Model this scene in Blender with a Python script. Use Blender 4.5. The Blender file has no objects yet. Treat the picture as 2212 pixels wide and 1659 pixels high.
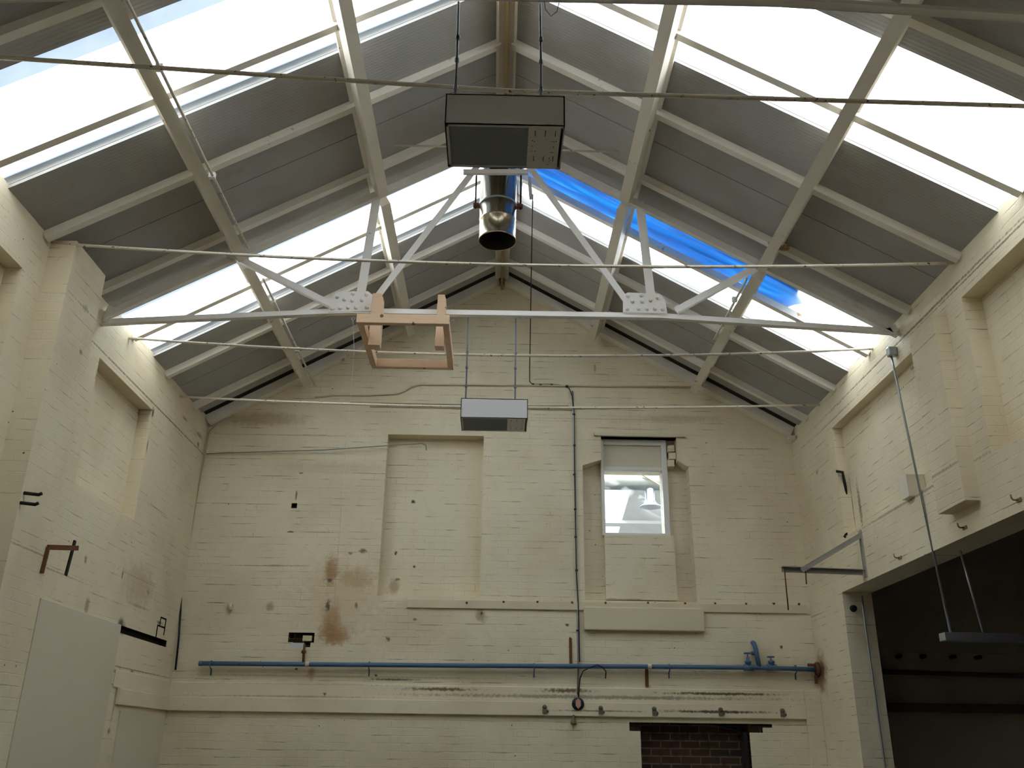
import bpy, bmesh, math, random
from mathutils import Vector, Matrix
random.seed(7)
sc = bpy.context.scene
col = sc.collection

# ------------------------------------------------------------------ camera
FPX, PITCH, YAW, ROLL = 1963.3, math.radians(21.951), math.radians(0.809), math.radians(0.758)
EYE = Vector((0, 0, 1.6))
_cp, _sp = math.cos(PITCH), math.sin(PITCH)
_Ry = Matrix(((math.cos(YAW), -math.sin(YAW), 0), (math.sin(YAW), math.cos(YAW), 0), (0, 0, 1)))
_M = Matrix(((1, 0, 0), (0, _sp, -_cp), (0, _cp, _sp)))
_Rr = Matrix(((math.cos(ROLL), -math.sin(ROLL), 0), (math.sin(ROLL), math.cos(ROLL), 0), (0, 0, 1)))
W2C = _Rr @ _M @ _Ry
C2W = W2C.transposed()
cam_data = bpy.data.cameras.new('camera')
cam = bpy.data.objects.new('camera', cam_data); col.objects.link(cam)
cam_data.sensor_fit = 'HORIZONTAL'; cam_data.sensor_width = 36.0
cam_data.lens = FPX / 2212 * 36.0
cam_data.clip_start = 0.05; cam_data.clip_end = 200
_r, _u, _b = C2W.col[0], -C2W.col[1], -C2W.col[2]
cam.matrix_world = Matrix(((_r[0], _u[0], _b[0], EYE[0]), (_r[1], _u[1], _b[1], EYE[1]), (_r[2], _u[2], _b[2], EYE[2]), (0, 0, 0, 1)))
sc.camera = cam

# ------------------------------------------------------------------ sky, exposure
world = bpy.data.worlds.new('overcast_sky'); sc.world = world
world.use_nodes = True
_bg = world.node_tree.nodes['Background']
_bg.inputs[0].default_value = (0.92, 0.96, 1.0, 1); _bg.inputs[1].default_value = 1.0
sc.view_settings.view_transform = 'Standard'
sc.view_settings.look = 'None'
sc.view_settings.gamma = 1.0
sc.view_settings.use_curve_mapping = False
sc.view_settings.exposure = 2.87
sc.cycles.use_denoising = True
sc.cycles.max_bounces = 14
sc.cycles.diffuse_bounces = 8
sc.cycles.transparent_max_bounces = 12
sc.cycles.sample_clamp_indirect = 6.0

# ------------------------------------------------------------------ measures
XL, XR, YB, YF = -3.37, 3.41, 10.0, -2.5
RIDGE, SLOPE = 7.04, 0.575
EAVE_L, EAVE_R = RIDGE + SLOPE * XL, RIDGE - SLOPE * XR
def roof_z(x): return RIDGE - SLOPE * abs(x)
def ray(px, py): return C2W @ Vector(((px - 1106) / FPX, (py - 829.5) / FPX, 1))
def at_y(px, py, Y): d = ray(px, py); return EYE + d * (Y / d.y)
def at_x(px, py, X): d = ray(px, py); return EYE + d * (X / d.x)
def on_back(px, py, off=0.0): return at_y(px, py, YB - off)
def on_left(px, py, off=0.0): return at_x(px, py, XL + off)
def on_right(px, py, off=0.0): return at_x(px, py, XR - off)

# ------------------------------------------------------------------ helpers: objects
class MB:
    def __init__(s): s.v = []; s.f = []; s.m = []; s.sm = []; s.cur = 0
    def add(s, vs, fs, smooth=False):
        o = len(s.v); s.v += [Vector(v) for v in vs]
        for f in fs: s.f.append([i + o for i in f]); s.m.append(s.cur); s.sm.append(smooth)
        return s
    def box(s, a, b):
        x0, y0, z0 = a; x1, y1, z1 = b
        return s.add([(x0, y0, z0), (x1, y0, z0), (x1, y1, z0), (x0, y1, z0), (x0, y0, z1), (x1, y0, z1), (x1, y1, z1), (x0, y1, z1)],
                     [(0, 3, 2, 1), (4, 5, 6, 7), (0, 1, 5, 4), (1, 2, 6, 5), (2, 3, 7, 6), (3, 0, 4, 7)])
    def bar(s, p0, p1, w, h, up=(0, 0, 1), du=0.0, dv=0.0):
        p0, p1 = Vector(p0), Vector(p1); d = (p1 - p0).normalized(); up = Vector(up)
        sx = d.cross(up).normalized(); uz = sx.cross(d).normalized()
        vs = []
        for p in (p0, p1):
            for a, b in ((-.5, -.5), (.5, -.5), (.5, .5), (-.5, .5)):
                vs.append(p + sx * (a * w + du) + uz * (b * h + dv))
        return s.add(vs, [(0, 1, 2, 3), (7, 6, 5, 4), (0, 4, 5, 1), (1, 5, 6, 2), (2, 6, 7, 3), (3, 7, 4, 0)])
    def tube(s, pts, r, n=10, caps=True, r1=None):
        pts = [Vector(p) for p in pts]; rings = []; k = len(pts)
        ref = None
        for i, p in enumerate(pts):
            if i == 0: d = pts[1] - p
            elif i == k - 1: d = p - pts[i - 1]
            else: d = (pts[i + 1] - p).normalized() + (p - pts[i - 1]).normalized()
            d.normalize()
            if ref is None:
                ref = Vector((0, 0, 1)) if abs(d.z) < .9 else Vector((1, 0, 0))
            a = d.cross(ref).normalized(); b = a.cross(d).normalized(); ref = b
            rr = r if r1 is None else r + (r1 - r) * i / (k - 1)
            rings.append([p + (a * math.cos(t) + b * math.sin(t)) * rr for t in [2 * math.pi * j / n for j in range(n)]])
        vs = [v for g in rings for v in g]; fs = []
        for i in range(k - 1):
            for j in range(n):
                fs.append((i * n + j, i * n + (j + 1) % n, (i + 1) * n + (j + 1) % n, (i + 1) * n + j))
        s.add(vs, fs, True)
        if caps:
            s.add(rings[0], [tuple(range(n))]); s.add(rings[-1], [tuple(reversed(range(n)))])
        return s
    def lathe(s, c, prof, axis=(0, 0, 1), n=24):
        c = Vector(c); ax = Vector(axis).normalized()
        a = ax.orthogonal().normalized(); b = ax.cross(a)
        vs = []; k = len(prof)
        for r, h in prof:
            for j in range(n):
                t = 2 * math.pi * j / n
                vs.append(c + ax * h + (a * math.cos(t) + b * math.sin(t)) * r)
        fs = [(i * n + j, i * n + (j + 1) % n, (i + 1) * n + (j + 1) % n, (i + 1) * n + j) for i in range(k - 1) for j in range(n)]
        return s.add(vs, fs, True)
    def prism(s, poly, ext):
        poly = [Vector(p) for p in poly]; e = Vector(ext); n = len(poly)
        vs = poly + [p + e for p in poly]
        fs = [tuple(range(n)), tuple(reversed(range(n, 2 * n)))] + [(i, i + n, (i + 1) % n + n, (i + 1) % n) for i in range(n)]
        return s.add(vs, fs)
    def build(s, name, mat, parent=None, bevel=0, fix=True):
        off = parent.matrix_world.translation if parent else Vector((0, 0, 0))
        if parent:
            off = Vector((0, 0, 0)); q = parent
            while q: off = off + q.location; q = q.parent
        me = bpy.data.meshes.new(name)
        me.from_pydata([v - off for v in s.v], [], s.f)
        for m in (mat if isinstance(mat, (list, tuple)) else [mat]): me.materials.append(m)
        for p, mi, sm in zip(me.polygons, s.m, s.sm): p.material_index = mi; p.use_smooth = sm
        if fix:
            bm = bmesh.new(); bm.from_mesh(me); bmesh.ops.remove_doubles(bm, verts=bm.verts, dist=1e-5)
            bmesh.ops.recalc_face_normals(bm, faces=bm.faces); bm.to_mesh(me); bm.free()
        me.update()
        o = bpy.data.objects.new(name, me); col.objects.link(o)
        if parent: o.parent = parent
        if bevel:
            b = o.modifiers.new('bevel', 'BEVEL'); b.width = bevel; b.segments = 2; b.limit_method = 'ANGLE'
        return o

def tag(o, label=None, cat=None, group=None, kind=None):
    if label: o['label'] = label
    if cat: o['category'] = cat
    if group: o['group'] = group
    if kind: o['kind'] = kind
    return o
def empty(name, loc, label=None, cat=None, group=None):
    o = bpy.data.objects.new(name, None); col.objects.link(o); o.location = loc; o.empty_display_size = .1
    return tag(o, label, cat, group)
def copy_tree(o, parent=None):
    c = o.copy(); col.objects.link(c)
    if parent: c.parent = parent
    for ch in list(o.children): copy_tree(ch, c)
    return c
def one(mb, name, mat, label, cat, group=None, bevel=0): return tag(mb.build(name, mat, bevel=bevel), label, cat, group)
def struct(mb, name, mat, bevel=0): return tag(mb.build(name, mat, bevel=bevel), kind='structure')

# ------------------------------------------------------------------ helpers: materials
def lin(r, g, b):
    f = lambda c: (c / 255) / 12.92 if c / 255 <= .04045 else ((c / 255 + .055) / 1.055) ** 2.4
    return (f(r), f(g), f(b), 1)
class NT:
    def __init__(s, name):
        s.mat = bpy.data.materials.new(name); s.mat.use_nodes = True; s.t = s.mat.node_tree
        s.t.nodes.clear(); s.out = s.t.nodes.new('ShaderNodeOutputMaterial')
    def n(s, typ, **kw):
        nd = s.t.nodes.new(typ)
        for k, v in kw.items():
            if k.startswith('i_'):
                key = k[2:]; key = int(key) if key.isdigit() else key.replace('_', ' ')
                s.set(nd.inputs[key], v)
            else: setattr(nd, k, v)
        return nd
    def set(s, inp, v):
        if hasattr(v, 'is_output'): s.t.links.new(v, inp)
        else: inp.default_value = v
    def math(s, op, a, b=0.0, c=None, clamp=False):
        nd = s.t.nodes.new('ShaderNodeMath'); nd.operation = op; nd.use_clamp = clamp
        s.set(nd.inputs[0], a); s.set(nd.inputs[1], b)
        if c is not None: s.set(nd.inputs[2], c)
        return nd.outputs[0]
    def mix(s, fac, a, b):
        nd = s.t.nodes.new('ShaderNodeMix'); nd.data_type = 'RGBA'
        s.set(nd.inputs[0], fac); s.set(nd.inputs[6], a); s.set(nd.inputs[7], b)
        return nd.outputs[2]
    def ramp(s, x, lo, hi):
        nd = s.t.nodes.new('ShaderNodeMapRange'); nd.interpolation_type = 'SMOOTHSTEP'
        s.set(nd.inputs[0], x); nd.inputs[1].default_value = lo; nd.inputs[2].default_value = hi
        return nd.outputs[0]
    def pos(s): return s.n('ShaderNodeNewGeometry').outputs['Position']
    def obj(s): return s.n('ShaderNodeTexCoord').outputs['Object']
    def noise(s, vec, scale, detail=4, rough=.55):
        return s.n('ShaderNodeTexNoise', i_Vector=vec, i_Scale=scale, i_Detail=detail, i_Roughness=rough).outputs[0]
    def bsdf(s, colr, rough=.6, metal=0.0, bump=None, dist=.003, strength=1.0, spec=.3):
        p = s.n('ShaderNodeBsdfPrincipled'); s.set(p.inputs['Base Color'], colr); s.set(p.inputs['Roughness'], rough)
        p.inputs['Metallic'].default_value = metal; p.inputs['Specular IOR Level'].default_value = spec
        if bump is not None:
            b = s.n('ShaderNodeBump'); b.inputs['Distance'].default_value = dist; b.inputs['Strength'].default_value = strength
            s.set(b.inputs['Height'], bump); s.t.links.new(b.outputs[0], p.inputs['Normal'])
        s.t.links.new(p.outputs[0], s.out.inputs[0]); return s.mat

def wall_mat(name, base, dirty, blobs, brick=(.235, .075), lines=1.0, bump=.004):
    """painted brickwork; blobs are stains, and dark spots that paint holes and grooves, (u, v, ru, rv, colour, strength) in metres on the wall face"""
    t = NT(name); P = t.pos(); sep = t.n('ShaderNodeSeparateXYZ', i_0=P)
    N = t.n('ShaderNodeNewGeometry').outputs['True Normal']; sn = t.n('ShaderNodeSeparateXYZ', i_0=N)
    facing = t.math('GREATER_THAN', t.math('ABSOLUTE', sn.outputs[1]), .5)
    u = t.math('ADD', t.math('MULTIPLY', sep.outputs[0], facing), t.math('MULTIPLY', sep.outputs[1], t.math('SUBTRACT', 1.0, facing)))
    wob = t.math('MULTIPLY', t.math('SUBTRACT', t.noise(P, 3.0, 3), .5), .016)
    uv = t.n('ShaderNodeCombineXYZ', i_0=u, i_1=t.math('ADD', sep.outputs[2], wob)).outputs[0]
    uvp = t.n('ShaderNodeCombineXYZ', i_0=u, i_1=sep.outputs[2]).outputs[0]
    br = t.n('ShaderNodeTexBrick', i_Vector=uv, i_Scale=1.0, i_Mortar_Size=.005, i_Mortar_Smooth=.9)
    br.inputs['Brick Width'].default_value = brick[0]; br.inputs['Row Height'].default_value = brick[1]
    br.inputs['Color1'].default_value = (.75, .75, .75, 1); br.inputs['Color2'].default_value = (1, 1, 1, 1); br.inputs['Mortar'].default_value = (0, 0, 0, 1)
    mort = br.outputs['Fac']
    big = t.noise(P, 1.1, 4); mid = t.noise(P, 7.0, 4); fine = t.noise(P, 42.0, 3)
    rag = t.noise(P, 13.0, 6, .7)
    st = t.n('ShaderNodeMapping', i_Vector=uvp); st.inputs['Scale'].default_value = (3.0, 11.0, 1)
    strk = t.noise(st.outputs[0], 1.0, 5, .65)
    c = t.mix(t.math('MULTIPLY', t.ramp(big, .38, .75), .55), base, dirty)
    c = t.mix(t.math('MULTIPLY', t.ramp(mid, .5, .8), .22), c, dirty)
    # dark, open mortar joints in patches
    row = t.math('ABSOLUTE', t.math('SUBTRACT', t.math('FRACT', t.math('DIVIDE', t.math('ADD', sep.outputs[2], wob), brick[1])), .5))
    bed = t.ramp(row, .42, .485)
    mk = t.math('MULTIPLY', t.math('MAXIMUM', bed, t.math('MULTIPLY', t.ramp(mort, .35, .95), t.ramp(mid, .55, .7))), t.ramp(strk, .50, .66))
    c = t.mix(t.math('MULTIPLY', mk, .72 * lines), c, lin(92, 80, 66))
    c = t.mix(t.math('MULTIPLY', mort, .02 * lines), c, lin(120, 108, 88))
    # pock marks and chips
    vo = t.n('ShaderNodeTexVoronoi', i_Vector=uvp, i_Scale=6.0)
    pk = t.math('MULTIPLY', t.math('LESS_THAN', t.math('ADD', vo.outputs['Distance'], t.math('MULTIPLY', fine, .05)), .070), t.ramp(t.noise(P, 1.3, 2), .44, .56))
    c = t.mix(t.math('MULTIPLY', pk, .8), c, lin(52, 42, 36))
    for (bu, bv, ru, rv, bc, bs) in blobs:
        d = t.n('ShaderNodeVectorMath', operation='SUBTRACT', i_0=uvp, i_1=(bu, bv, 0)).outputs[0]
        d = t.n('ShaderNodeVectorMath', operation='MULTIPLY', i_0=d, i_1=(1 / ru, 1 / rv, 0)).outputs[0]
        ln = t.n('ShaderNodeVectorMath', operation='LENGTH', i_0=d).outputs['Value']
        ln = t.math('ADD', ln, t.math('MULTIPLY', t.math('SUBTRACT', rag if ru > .04 and rv > .04 else fine, .5), 1.6))
        fac = t.math('MULTIPLY', t.math('SUBTRACT', 1.0, t.ramp(ln, .25, 1.1)), bs)
        c = t.mix(fac, c, bc)
    vo2 = t.n('ShaderNodeTexVoronoi', i_Vector=uvp, i_Scale=17.0)
    pk2 = t.math('MULTIPLY', t.math('LESS_THAN', t.math('ADD', vo2.outputs['Distance'], t.math('MULTIPLY', fine, .1)), .115), t.ramp(t.noise(P, 2.1, 3), .53, .64))
    c = t.mix(t.math('MULTIPLY', pk2, .7), c, lin(84, 64, 48))
    h = t.math('ADD', t.math('MULTIPLY', t.math('MULTIPLY', mort, t.ramp(t.noise(P, 2.4, 3), .36, .66)), -.6), t.math('ADD', t.math('MULTIPLY', mid, .9), t.math('MULTIPLY', fine, .35)))
    return t.bsdf(c, .55, bump=h, dist=bump, spec=.25)

def paint_mat(name, base, chip, amount=.62, rough=.45, scale=9.0, bump=.0015):
    t = NT(name); P = t.obj(); n1 = t.noise(P, scale, 6, .65); n2 = t.noise(P, 2.5, 3)
    c = t.mix(t.math('MULTIPLY', t.ramp(n2, .4, .8), .35), base, (base[0] * .78, base[1] * .72, base[2] * .62, 1))
    c = t.mix(t.ramp(n1, amount, amount + .05), c, chip)
    return t.bsdf(c, rough, bump=n1, dist=bump)
def plain_mat(name, c, rough=.5, metal=0.0, var=.12, scale=20.0, bump=.0008):
    t = NT(name); n1 = t.noise(t.obj(), scale, 4)
    cc = t.mix(t.math('MULTIPLY', n1, var * 2), c, (c[0] * .6, c[1] * .6, c[2] * .6, 1))
    return t.bsdf(cc, rough, metal, bump=n1, dist=bump)

RUST = lin(148, 92, 36); DARK = lin(36, 30, 26); GREY = lin(88, 86, 82); RED = lin(120, 62, 44)
CREAM, CREAM_D = lin(228, 217, 188), lin(200, 185, 152)

def bb(px, py, rpx, rpy, c, s):                      # colour mark on the back wall: stains, and shade painted for holes
    p = on_back(px, py); q = on_back(px + rpx, py + rpy); return (p.x, p.z, abs(q.x - p.x), abs(q.z - p.z), c, s)
def bl(px, py, ru, rv, c, s): p = on_left(px, py); return (p.y, p.z, ru, rv, c, s)
def br_(px, py, ru, rv, c, s): p = on_right(px, py); return (p.y, p.z, ru, rv, c, s)
M = {}
back_blobs = [bb(716, 1340, 24, 56, RUST, .95), bb(724, 1372, 42, 30, RUST, .8), bb(735, 1290, 110, 110, lin(206, 186, 148), .6), bb(880, 1360, 120, 70, lin(206, 188, 152), .5), bb(715, 1232, 16, 40, RUST, .7), bb(770, 1250, 45, 30, lin(170, 140, 100), .5),
    bb(708, 1308, 5, 16, DARK, .8), bb(712, 1254, 6, 5, GREY, .9), bb(784, 1190, 10, 7, RED, .85), bb(757, 1195, 6, 4, GREY, .8),
    bb(770, 1308, 4, 9, RUST, .8), bb(848, 1262, 14, 22, lin(140, 118, 88), .55), bb(890, 1076, 6, 5, DARK, .95), bb(852, 1189, 4, 6, DARK, .9),
    bb(892, 1218, 4, 4, DARK, .9), bb(856, 1246, 6, 5, RUST, .8), bb(650, 1022, 5, 2, RUST, .9), bb(590, 1028, 55, 2, GREY, .7), bb(690, 1054, 130, 2, DARK, .65),
    bb(560, 1222, 90, 2.5, DARK, .6), bb(620, 1222, 70, 2, DARK, .6), bb(628, 1149, 10, 2.5, DARK, .85), bb(690, 1150, 60, 2, GREY, .7),
    bb(498, 1310, 5, 8, DARK, .8), bb(470, 1302, 32, 1.6, DARK, .8), bb(583, 1310, 10, 14, lin(130, 110, 80), .6), bb(838, 1380, 6, 7, RED, .8), bb(896, 1338, 5, 4, RED, .85),
    bb(1040, 1330, 14, 18, lin(120, 96, 56), .6), bb(930, 1350, 40, 2, lin(130, 95, 60), .7), bb(1225, 1350, 6, 4, DARK, .9), bb(1232, 1379, 4, 4, DARK, .9),
    bb(672, 1455, 8, 18, RUST, .55), bb(640, 1445, 4, 4, DARK, .95), bb(812, 1459, 4, 4, DARK, .95), bb(701, 1499, 4, 4, DARK, .95), bb(1688, 1398, 5, 5, DARK, .95),
    bb(1627, 1388, 7, 5, DARK, .95), bb(1778, 1450, 9, 34, RUST, .8), bb(1222, 1492, 70, 7, lin(110, 86, 52), .9), bb(950, 1489, 90, 6, lin(110, 86, 52), .9), bb(850, 1468, 70, 4, DARK, .8), bb(640, 1477, 260, 4, lin(140, 110, 80), .6), bb(760, 1462, 420, 9, lin(186, 166, 130), .6),
    bb(1556, 1499, 150, 6, lin(96, 76, 50), .95), bb(1550, 1538, 150, 6, lin(84, 68, 48), .95), bb(1290, 1536, 120, 4, lin(130, 108, 76), .8), bb(700, 1478, 260, 2, lin(150, 120, 85), .5), bb(1290, 1506, 470, 1.3, DARK, .5), bb(620, 1504, 250, 1.3, DARK, .4),
    bb(1040, 1325, 3, 6, DARK, .8), bb(635, 1092, 6, 6, RUST, .8), bb(640, 1070, 1.5, 14, DARK, .7), bb(1290, 905, 200, 2, lin(165, 135, 95), .4), bb(1380, 928, 75, 2, lin(110, 84, 56), .7), bb(1380, 945, 70, 8, lin(178, 150, 108), .5),
    bb(620, 940, 200, 2, lin(150, 135, 105), .5), bb(720, 1010, 150, 20, lin(200, 184, 148), .5), bb(1285, 795, 4, 12, lin(140, 112, 80), .6), bb(560, 905, 130, 22, lin(150, 126, 88), .5), bb(1460, 905, 120, 14, lin(170, 146, 108), .4)]
M['back'] = wall_mat('painted_brick_back', CREAM, CREAM_D, back_blobs)
band_blobs = [q for q in back_blobs if 1.85 < q[1] < 2.3]
M['band'] = wall_mat('painted_concrete_band', CREAM, CREAM_D, band_blobs, brick=(9.0, 9.0), lines=0, bump=.002)
M['left'] = wall_mat('painted_brick_left', CREAM, CREAM_D, [bl(330, 870, 3.0, .012, lin(96, 78, 58), .75), bl(265, 1360, .10, .05, DARK, .9), bl(345, 1345, .10, .02, DARK, .8), bl(48, 1378, .06, .05, DARK, .85), bl(188, 1308, .05, .1, lin(110, 92, 68), .6),
    bl(330, 892, .04, .06, DARK, .9), bl(318, 965, .012, .10, DARK, .85), bl(400, 905, .12, .02, lin(110, 92, 70), .7), bl(428, 960, .04, .04, DARK, .7), bl(285, 1450, .05, .02, RUST, .9), bl(300, 1310, .35, .02, lin(130, 104, 80), .5),
    bl(320, 1280, .05, .03, DARK, .6), bl(265, 1240, .02, .07, DARK, .7), bl(185, 1210, .03, .05, lin(120, 98, 70), .7), bl(60, 1210, 1.2, .01, lin(130, 108, 84), .6), bl(300, 1250, .6, .008, lin(130, 108, 84), .6), bl(300, 1450, 1.2, .008, lin(120, 92, 72), .7), bl(310, 1490, 1.2, .008, DARK, .6), bl(340, 1100, .3, .008, lin(130, 108, 84), .6), bl(40, 1378, .10, .09, DARK, .7), bl(70, 1300, .05, .16, lin(110, 92, 70), .6), bl(300, 1265, .5, .25, lin(186, 168, 134), .6), bl(8, 1550, .06, .05, DARK, .7), bl(262, 1350, .10, .08, DARK, .8), bl(250, 1500, .03, .3, lin(130, 108, 80), .6), bl(248, 1450, .08, .02, RUST, .7), bl(235, 1580, .04, .03, DARK, .7), bl(430, 940, .15, .03, lin(110, 92, 70), .6), bl(200, 600, .05, .03, lin(140, 124, 92), .6), bl(130, 665, .06, .03, lin(140, 124, 92), .6), bl(120, 760, .03, .03, lin(110, 92, 70), .7)], lines=.7, bump=.0022)
M['right'] = wall_mat('painted_brick_right', CREAM, CREAM_D, [br_(1960, 720, 2.6, .012, lin(104, 84, 60), .8), br_(1800, 905, .9, .008, lin(110, 90, 66), .7), br_(2030, 975, .03, .14, RUST, .75), br_(2044, 1050, .025, .1, DARK, .75), br_(1835, 1090, .04, .3, lin(90, 70, 50), .7),
    br_(1990, 1065, 1.8, .015, lin(120, 98, 70), .6), br_(1774, 1452, .22, .26, lin(134, 92, 46), .8), br_(1776, 1450, .10, .12, DARK, .7), br_(1720, 945, .05, .03, DARK, .7), br_(1950, 790, .12, .02, lin(150, 128, 96), .7), br_(2170, 520, 1.8, .01, lin(100, 80, 60), .75), br_(1760, 1330, .4, .008, lin(120, 100, 76), .6),
    br_(1778, 1590, .035, .6, DARK, .85), br_(1765, 1020, .04, .03, lin(120, 98, 70), .7), br_(1820, 1090, .015, .3, DARK, .7)], lines=1.0)
M['plaster'] = paint_mat('smooth_cream_paint', lin(214, 203, 172), lin(170, 150, 112), .72, .5, 5.0)
M['white_steel'] = paint_mat('chipped_white_paint_on_steel', lin(238, 235, 230), lin(96, 66, 44), .72)
M['grey_steel'] = paint_mat('weathered_white_paint_on_purlin', lin(222, 214, 198), lin(120, 86, 56), .66, .5, 5.0)
M['rafter'] = paint_mat('white_painted_rafter', lin(236, 231, 220), lin(176, 140, 96), .66, .5, 3.5)
M['rod'] = paint_mat('rust_spotted_rod', lin(214, 205, 186), lin(92, 60, 38), .60, .5, 30.0)
M['rust'] = plain_mat('brown_rust', lin(112, 72, 44), .8, 0, .3)
M['strip'] = plain_mat('yellowed_iron', lin(158, 134, 92), .5)
M['dark'] = plain_mat('dark_grime_and_shade', lin(38, 34, 30), .8)  # near-black; also paints shade in slots, board joints and flue mouth
M['black'] = plain_mat('black_rubber', lin(40, 40, 42), .5)
M['wire'] = plain_mat('grey_wire', lin(112, 116, 120), .5)
M['galv'] = plain_mat('galvanised_steel', lin(176, 182, 186), .38, .8, .2, 30)
M['lamp'] = plain_mat('light_grey_enamel', lin(214, 213, 212), .4, 0, .04, 8)
M['lampcover'] = plain_mat('pale_enamel_cover', lin(240, 236, 228), .4, 0, .03, 8)
M['blue'] = paint_mat('blue_pipe_paint', lin(80, 108, 136), lin(52, 62, 74), .66, .45, 14)
M['greenrod'] = plain_mat('pale_green_paint', lin(150, 158, 138), .5)
M['concrete'] = plain_mat('dusty_concrete', lin(104, 98, 88), .8, 0, .3, 6)
M['annex'] = plain_mat('grey_brown_distemper', lin(186, 179, 166), .85, 0, .3, 3)
M['hookgrey'] = plain_mat('grey_brown_iron', lin(112, 104, 88), .7)
M['oldpaint'] = plain_mat('old_brown_paint', lin(150, 126, 92), .7)
M['bracket'] = plain_mat('dull_grey_bracket_paint', lin(158, 154, 146), .5)
M['annexdark'] = plain_mat('dark_brown_paint', lin(84, 78, 70), .7)
M['pink'] = plain_mat('salmon_plastic', lin(190, 150, 130), .5)
M['tape'] = plain_mat('cream_tape', lin(214, 202, 170), .6)
M['tape2'] = plain_mat('dirty_cream_cable', lin(184, 172, 138), .6)
M['white'] = plain_mat('white_gloss', lin(226, 224, 216), .35, 0, .05)
M['board'] = plain_mat('smooth_offwhite_board', lin(214, 206, 182), .6, 0, .08, 2)

t = NT('ceiling_board'); P = t.pos(); s_ = t.n('ShaderNodeSeparateXYZ', i_0=P)
wv = t.math('SINE', t.math('MULTIPLY', s_.outputs[1], 210.0)); n1 = t.noise(P, 1.3, 4)
c = t.mix(t.ramp(n1, .35, .75), lin(168, 167, 163), lin(158, 153, 145))
c = t.mix(t.math('MULTIPLY', t.ramp(t.noise(P, 4.0, 4), .62, .8), .4), c, lin(140, 116, 84))
M['ceil'] = t.bsdf(c, .7, bump=wv, dist=.0006)

t = NT('rooflight_sheet'); tr = t.n('ShaderNodeBsdfTransparent', i_Color=(.93, .97, 1, 1)); tl = t.n('ShaderNodeBsdfTranslucent', i_Color=(.9, .93, .95, 1))
mx = t.n('ShaderNodeMixShader', i_0=.35, i_1=tr.outputs[0], i_2=tl.outputs[0]); t.t.links.new(mx.outputs[0], t.out.inputs[0]); M['sheet'] = t.mat
t = NT('aged_rooflight_lap'); nn = t.noise(t.pos(), 6.0, 4)
tr = t.n('ShaderNodeBsdfTransparent', i_Color=t.mix(nn, (.05, .068, .09, 1), (.13, .155, .18, 1))); tl = t.n('ShaderNodeBsdfTranslucent', i_Color=(.12, .14, .16, 1))
mx = t.n('ShaderNodeMixShader', i_0=.5, i_1=tr.outputs[0], i_2=tl.outputs[0]); t.t.links.new(mx.outputs[0], t.out.inputs[0]); M['lap'] = t.mat
t = NT('blue_polythene'); P = t.pos(); mp = t.n('ShaderNodeMapping', i_Vector=P); mp.inputs['Scale'].default_value = (.7, 13.0, .7); mp.inputs['Rotation'].default_value = (0, 0, .06)
nn = t.noise(mp.outputs[0], 1.0, 4, .6)
cb = t.mix(t.ramp(nn, .36, .52), (.002, .012, .045, 1), (.002, .035, .14, 1)); cb = t.mix(t.ramp(nn, .52, .68), cb, (.008, .12, .24, 1))
tl = t.n('ShaderNodeBsdfTranslucent', i_Color=cb); tr = t.n('ShaderNodeBsdfTransparent', i_Color=cb)
mx = t.n('ShaderNodeMixShader', i_0=.35, i_1=tl.outputs[0], i_2=tr.outputs[0]); t.t.links.new(mx.outputs[0], t.out.inputs[0]); M['tarp'] = t.mat
t = NT('window_glass'); tr = t.n('ShaderNodeBsdfTransparent', i_Color=(.92, .96, 1, 1)); gl = t.n('ShaderNodeBsdfGlossy', i_Color=(1, 1, 1, 1), i_Roughness=.03)
fr = t.n('ShaderNodeFresnel', i_IOR=1.45); mx = t.n('ShaderNodeMixShader', i_0=fr.outputs[0], i_1=tr.outputs[0], i_2=gl.outputs[0]); t.t.links.new(mx.outputs[0], t.out.inputs[0]); M['glass'] = t.mat
t = NT('stainless_flue'); P = t.obj(); mp = t.n('ShaderNodeMapping', i_Vector=P); mp.inputs['Scale'].default_value = (6, 6, .6)
nn = t.noise(mp.outputs[0], 3.0, 5)
M['flue'] = t.bsdf(t.mix(nn, lin(196, 186, 164), lin(150, 136, 108)), t.math('ADD', .16, t.math('MULTIPLY', nn, .18)), 1.0, bump=nn, dist=.002)
t = NT('pine'); P = t.obj(); mp = t.n('ShaderNodeMapping', i_Vector=P); mp.inputs['Scale'].default_value = (5, 5, 22)
nn = t.noise(mp.outputs[0], 2.0, 5); kn = t.n('ShaderNodeTexVoronoi', i_Vector=P, i_Scale=6.0).outputs['Distance']
c = t.mix(nn, lin(232, 204, 172), lin(210, 174, 138)); c = t.mix(t.math('LESS_THAN', kn, .09), c, lin(130, 84, 50)); M['pine'] = t.bsdf(c, .6, bump=nn, dist=.001)
t = NT('dark_brown_brick'); P = t.pos(); s_ = t.n('ShaderNodeSeparateXYZ', i_0=P); uv = t.n('ShaderNodeCombineXYZ', i_0=s_.outputs[0], i_1=s_.outputs[2]).outputs[0]
b = t.n('ShaderNodeTexBrick', i_Vector=uv, i_Scale=1.0, i_Mortar_Size=.007, i_Mortar_Smooth=.1); b.inputs['Brick Width'].default_value = .205; b.inputs['Row Height'].default_value = .0745
b.inputs['Color1'].default_value = lin(52, 36, 27); b.inputs['Color2'].default_value = lin(84, 57, 38); b.inputs['Mortar'].default_value = lin(104, 95, 82)
c = t.mix(t.math('MULTIPLY', t.ramp(t.noise(P, 14, 3), .45, .7), .6), b.outputs['Color'], lin(40, 30, 26)); M['brick'] = t.bsdf(c, .8, bump=t.math('MULTIPLY', b.outputs['Fac'], -1.0), dist=.006)

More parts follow.
